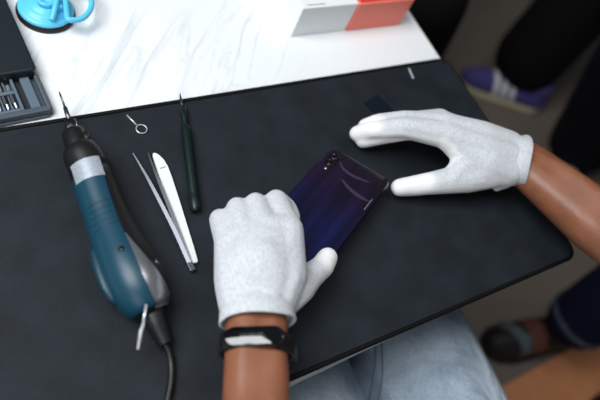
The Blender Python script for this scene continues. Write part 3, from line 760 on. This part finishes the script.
# ---- right glove: open hand, thumb spread below
gr = [c3((508, 147, .048, .0195), (482, 138, .053, .0195), (443, 126, .053, .0155)),
      c3((508, 159, .048, .0215), (482, 150, .052, .0205), (446, 136, .055, .0150)),
      c3((505, 171, .044, .0195), (486, 164, .047, .0210), (456, 147, .050, .0142)),
      c3((443, 126, .053, .0150), (446, 136, .055, .0150), (456, 146, .050, .0138)),
      # fingers: index, middle, ring, little
      c3((455, 139, .051, .0136), (410, 130.5, .046, .0104), (380, 136, .029, .0098), (363, 140.5, .0175, .0088)),
      c3((444, 134, .055, .0145), (404, 127, .052, .0112), (372, 130, .034, .0100), (357, 133.5, .020, .0090)),
      c3((440, 124, .050, .0140), (404, 120, .047, .0108), (378, 122, .029, .0096), (365, 126, .018, .0086)),
      c3((440, 120, .038, .0135), (415, 119.5, .034, .0100), (396, 122, .022, .0086), (385, 125, .0135, .0076)),
      c3((506, 149, .040, .019), (480, 140, .040, .020), (440, 122, .040, .0140)),
      # thumb
      c3((505, 170, .042, .0185), (466, 178, .034, .0165), (432, 183, .026, .0128), (412, 186, .019, .0112), (399.5, 187.5, .0155, .0100)),
      c3((486, 160, .045, .0200), (461, 168, .040, .0140), (452, 179, .034, .0125)),
      c3((508, 181, .036, .0075), (500, 186, .031, .0055), (496, 188.5, .028, .004)), c3((490, 181, .033, .0085), (468, 187, .028, .0070))]
g2 = obj('glove', blob(gr, .0021, 7), M['knit'], wk); g2['label'] = 'white knit glove on the right hand, open with the thumb spread'
ringband('cuff', at(509.5, 159, .046), V((.784, -.568, .236)), .0264, .0222, .0310, .0020, M['knit'], g2, flare=.0046, wave=.0012, sink=.010)
# rubber-coated fingertips and palm side of the same glove
def sst(e0, e1, x):
    t = min(1, max(0, (x-e0)/(e1-e0))); return t*t*(3-2*t)
def coat(glove, tests):
    me = glove.data; org = ORG[glove]
    A_ = me.attributes.new('coating', 'FLOAT', 'POINT')
    for v, d in zip(me.vertices, A_.data):
        w = v.co+org; d.value = max(f(w, v.normal) for f in tests)
tipR = at(362, 136, .02); tTR = at(404, 186, .02); ctr = at(440, 166, .035)
coat(g2, [lambda w, n: sst(.036, .022, (w-tipR).length), lambda w, n: sst(.040, .026, (w-tTR).length), lambda w, n: sst(.05, -.25, n.z),
          lambda w, n: sst(-.35, -.7, n.y)*sst(.55, .25, n.z)*sst(.54, .51, w.x),
          lambda w, n: sst(.044, .026, (w-ctr).length)*sst(.62, .35, n.z)*sst(0, -.4, min(n.y, n.x))])
coat(g1, [lambda w, n: sst(.05, -.25, n.z), lambda w, n: sst(.028, .018, (w-at(329, 258, .036)).length), lambda w, n: sst(.022, .012, (w-at(292, 214, .03)).length)])
# ---- wristband
bc = at(257.2, 347, .0525)
wb = ringband('wristband', bc, dl, .0282, .0205, .0165, .0030, M['band'], wk); wb['label'] = 'black fitness band on the left wrist'
t = dl; s = V((0, 0, 1)).cross(t).normalized(); u = t.cross(s).normalized()
if s.x < 0: s = -s
TT = -.33
pcn = bc+s*math.sin(-.30)*.0282+u*math.cos(-.30)*.0218
nT = u*math.cos(TT)+s*math.sin(TT); sT = s*math.cos(TT)-u*math.sin(TT)
def onband(q, x, lift):     # q across the arm (m), x along the arm
    return pcn+t*x+sT*q+nT*(lift-4*q*q-26*x*x)
def pill(L2, W2, z0, z1, n=24, bev=.0006):
    ol = []
    for k in range(n+1):
        a = -math.pi/2+math.pi*k/n; ol.append((L2-W2+W2*math.cos(a), W2*math.sin(a)))
    for k in range(n+1):
        a = math.pi/2+math.pi*k/n; ol.append((-L2+W2+W2*math.cos(a), W2*math.sin(a)))
    bm = bmesh.new(); rows = []
    for sc, z in ((1, z0), (1, z1-bev), (.985, z1-bev*.3), (.95, z1), (.85, z1), (.7, z1), (.5, z1), (.3, z1), (.1, z1)):
        rows.append([bm.verts.new(onband(a*(L2-W2*(1-sc))/L2, b_*sc, z)) for a, b_ in ol])
    m = len(ol)
    for A, B in zip(rows, rows[1:]):
        for k in range(m): bm.faces.new((A[k], A[(k+1) % m], B[(k+1) % m], B[k]))
    bm.faces.new(rows[0]); bm.faces.new(rows[-1])
    return bm
tk = obj('display', mesh(pill(.0225, .0080, -.003, .0022)), M['glass_black'], wb); tk['label'] = 'glossy black pill-shaped display'
obj('strap_loop', mesh(tube([bc+t*q+s*(.0282+.0028)+u*.002 for q in (-.0085, 0, .0085)], .0017, 8)), M['rubber'], wb)

# ---- people around the table
def bystander(label, JJ, tro, shi, vox, rth, rkn, rank, shoes):
    root, ch, el, ext = full_person(label, JJ, tro, shi, V((JJ['pelvis'].x, JJ['pelvis'].y, 0)))
    obj('body', blob(ch, .014, 5, el), M['skin_bg'], root)
    t = dress(root, JJ, ext, tro, shi, vox, rth, rkn, rank)
    for args, kw in shoes: shoe('shoe', *args, root, **kw)
    return root, t
def stand(ax1, ax2, pel, face, kn1=None, kn2=None):
    """standing joints from the two ankles (right, left), the pelvis and the facing direction"""
    f = V((face[0], face[1], 0)).normalized(); s = f.cross(V((0, 0, 1)))
    J = dict(anR=ax1, anL=ax2, pelvis=pel, chest=pel+V((0, 0, .38))+f*.02, neck=pel+V((0, 0, .58)), head=pel+V((0, 0, .70))+f*.03)
    J['knR'] = kn1 or ax1.lerp(pel+s*.09, .48)+f*.02; J['knL'] = kn2 or ax2.lerp(pel-s*.09, .48)+f*.02
    for q, sg in (('R', 1), ('L', -1)):
        J['sh'+q] = pel+V((0, 0, .50))+s*.19*sg; J['el'+q] = pel+V((0, 0, .22))+s*.25*sg-f*.02; J['wr'+q] = pel+V((0, 0, .0))+s*.27*sg+f*.06
    return J
# A: black trousers, purple trainer
aA = at(520, 80, -.64)
heelA, toeA = at(552, 114, -.74), at(458, 79, -.74)
dA = (toeA-heelA).normalized()
heelA = toeA-dA*.29
aA = V((heelA.x, heelA.y, 0))+dA*.085+V((.0, .055, .15))
aA2 = aA+V((.34, .145, 0))
JA = stand(aA2, aA, V((aA.x+.24, aA.y+.17, .93)), (-1, .25))
bystander('person in black trousers and purple striped trainer standing beyond the right edge of the table', JA, M['black_cloth'], M['black_cloth'], .012, .112, .114, .112,
          [((heelA, toeA, .10, M['shoe_purple'], M['shoe_cream']), dict(label='purple trainer with white stripes', stripes=M['shoe_white'], w=.05)),
           ((V((aA2.x+.06, aA2.y+.03, 0)), V((aA2.x-.20, aA2.y-.085, 0)), .10, M['shoe_purple'], M['shoe_cream']), dict(label='purple trainer with white stripes', stripes=M['shoe_white'], w=.05))])
# B: dark trousers at the right edge
aB = at(582, 143, -.63); dB = V((-.75, -.66, 0)).normalized(); heelB = V((aB.x, aB.y, 0))-dB*.07; toeB = heelB+dB*.28
kB = at(634, 62, -.28)
JB = stand(aB, aB+V((.20, -.16, 0)), V((kB.x+.25, kB.y-.02, .90)), (-.75, -.66), kn1=kB, kn2=kB+V((.2, -.16, 0)))
bystander('person in dark blue-black trousers and navy trainer at the right edge behind the bare forearm', JB, M['blue_black'], M['blue_black'], .012, .110, .100, .098,
          [((heelB, toeB, .10, M['shoe_navy'], M['shoe_cream']), dict(label='navy trainer with white stripes', stripes=M['shoe_white'], w=.05)),
           ((heelB+V((.20, -.16, 0)), toeB+V((.20, -.16, 0)), .10, M['shoe_navy'], M['shoe_cream']), dict(label='navy trainer with white stripes', stripes=M['shoe_white'], w=.05))])
# D: black legs close behind the table's far right corner
aD = at(405, 72, -.64); kD = at(428, -6, -.24)
sD = V((.55, -.8, 0)).normalized()
JD = stand(aD+V((-.17, .16, 0)), aD, V((kD.x+.10, kD.y+.42, .56)), (-.3, -1), kn2=kD, kn1=kD+V((-.2, .1, .0)))
bystander('person in black seen as a dark leg beyond the far right table corner', JD, M['black_cloth'], M['black_cloth'], .012, .105, .092, .080,
          [((aD+V((.0, .08, -aD.z)), aD+V((-.08, -.19, -aD.z)), .10, M['shoe_black'], M['rubber']), dict(label='black shoe')),
           ((aD+V((-.17, .24, -aD.z)), aD+V((-.25, -.03, -aD.z)), .10, M['shoe_black'], M['rubber']), dict(label='black shoe'))])
# C: navy trousers, dark trainers, lower right
toeC = at(487, 344, -.72); heelC = at(562, 334, -.72)
dC = (heelC-toeC); dC.z = 0; dC.normalize(); heelC = toeC+dC*.27
aC = V((heelC.x, heelC.y, .15))-dC*.085
aC2 = V((1.42, -.26, .15))
JC = stand(aC, aC2, V((aC.x+.52, aC.y-.30, .58)), (-1, .1), kn1=aC+V((.07, .03, .40)), kn2=aC2+V((.06, -.02, .40)))
pcC, tC = bystander('person in navy trousers with grey-blue cuffs and dark trainer at the lower right', JC, M['navy_cloth'], M['navy_cloth'], .010, .100, .092, .074,
          [((heelC, toeC, .11, M['shoe_black'], M['rubber']), dict(label='black trainer with brown and grey panels', w=.052)),
           ((V((1.48, -.255, 0)), V((1.22, -.225, 0)), .10, M['shoe_black'], M['rubber']), dict(label='plain black trainer tip', w=.05))])
ringband('cuff', aC+V((.004, 0, .0)), V((.07, .03, .40)), .074, .072, .016, .006, M['cuff_blue'], tC, up=V((0, 1, 0)))
sh = [o for o in pcC.children if o.name.startswith('shoe')][0]
dd = -dC; ss = V((0, 0, 1)).cross(dd)
h0 = V((heelC.x, heelC.y, 0))
panel('brown_panel', sh, M['shoe_brown'], sh, lambda w_: .50 < (w_-h0).dot(dd)/.27 < .68 and w_.z > .045)
panel('grey_panel', sh, M['shoe_grey'], sh, lambda w_: .70 < ((w_-h0).dot(dd)+(w_-h0).dot(ss)*.5)/.27 < .82 and w_.z > .03)

# ------------------------------------------------------------------ light
def area(name, loc, target, sx, sy, power, col):
    l = bpy.data.lights.new(name, 'AREA'); l.shape = 'RECTANGLE'; l.size = sx; l.size_y = sy; l.energy = power; l.color = col
    o = bpy.data.objects.new(name, l); C.objects.link(o); o.location = loc
    o.rotation_euler = (V(target)-V(loc)).to_track_quat('-Z', 'Y').to_euler(); return o
area('window_light', (-.62, .46, 2.15), (.28, .22, .75), 1.0, 1.0, 34, (.95, .98, 1.0))
area('added_fill_light', (-1.3, -1.3, 2.0), (.4, .2, .75), 1.0, 1.0, 10, (.95, .98, 1.0))  # added fill with no known source, brightens carton fronts, jeans and skin
area('ceiling_lamp', (.80, .42, 2.75), (.80, .42, 0), .5, .5, 5, (1.0, .97, .93))
w = bpy.data.worlds.new('World'); bpy.context.scene.world = w; w.use_nodes = True
w.node_tree.nodes['Background'].inputs[0].default_value = (.8, .9, 1.0, 1); w.node_tree.nodes['Background'].inputs[1].default_value = .13

vs = bpy.context.scene.view_settings
vs.view_transform = 'Standard'; vs.look = 'None'; vs.gamma = 1; vs.exposure = 0
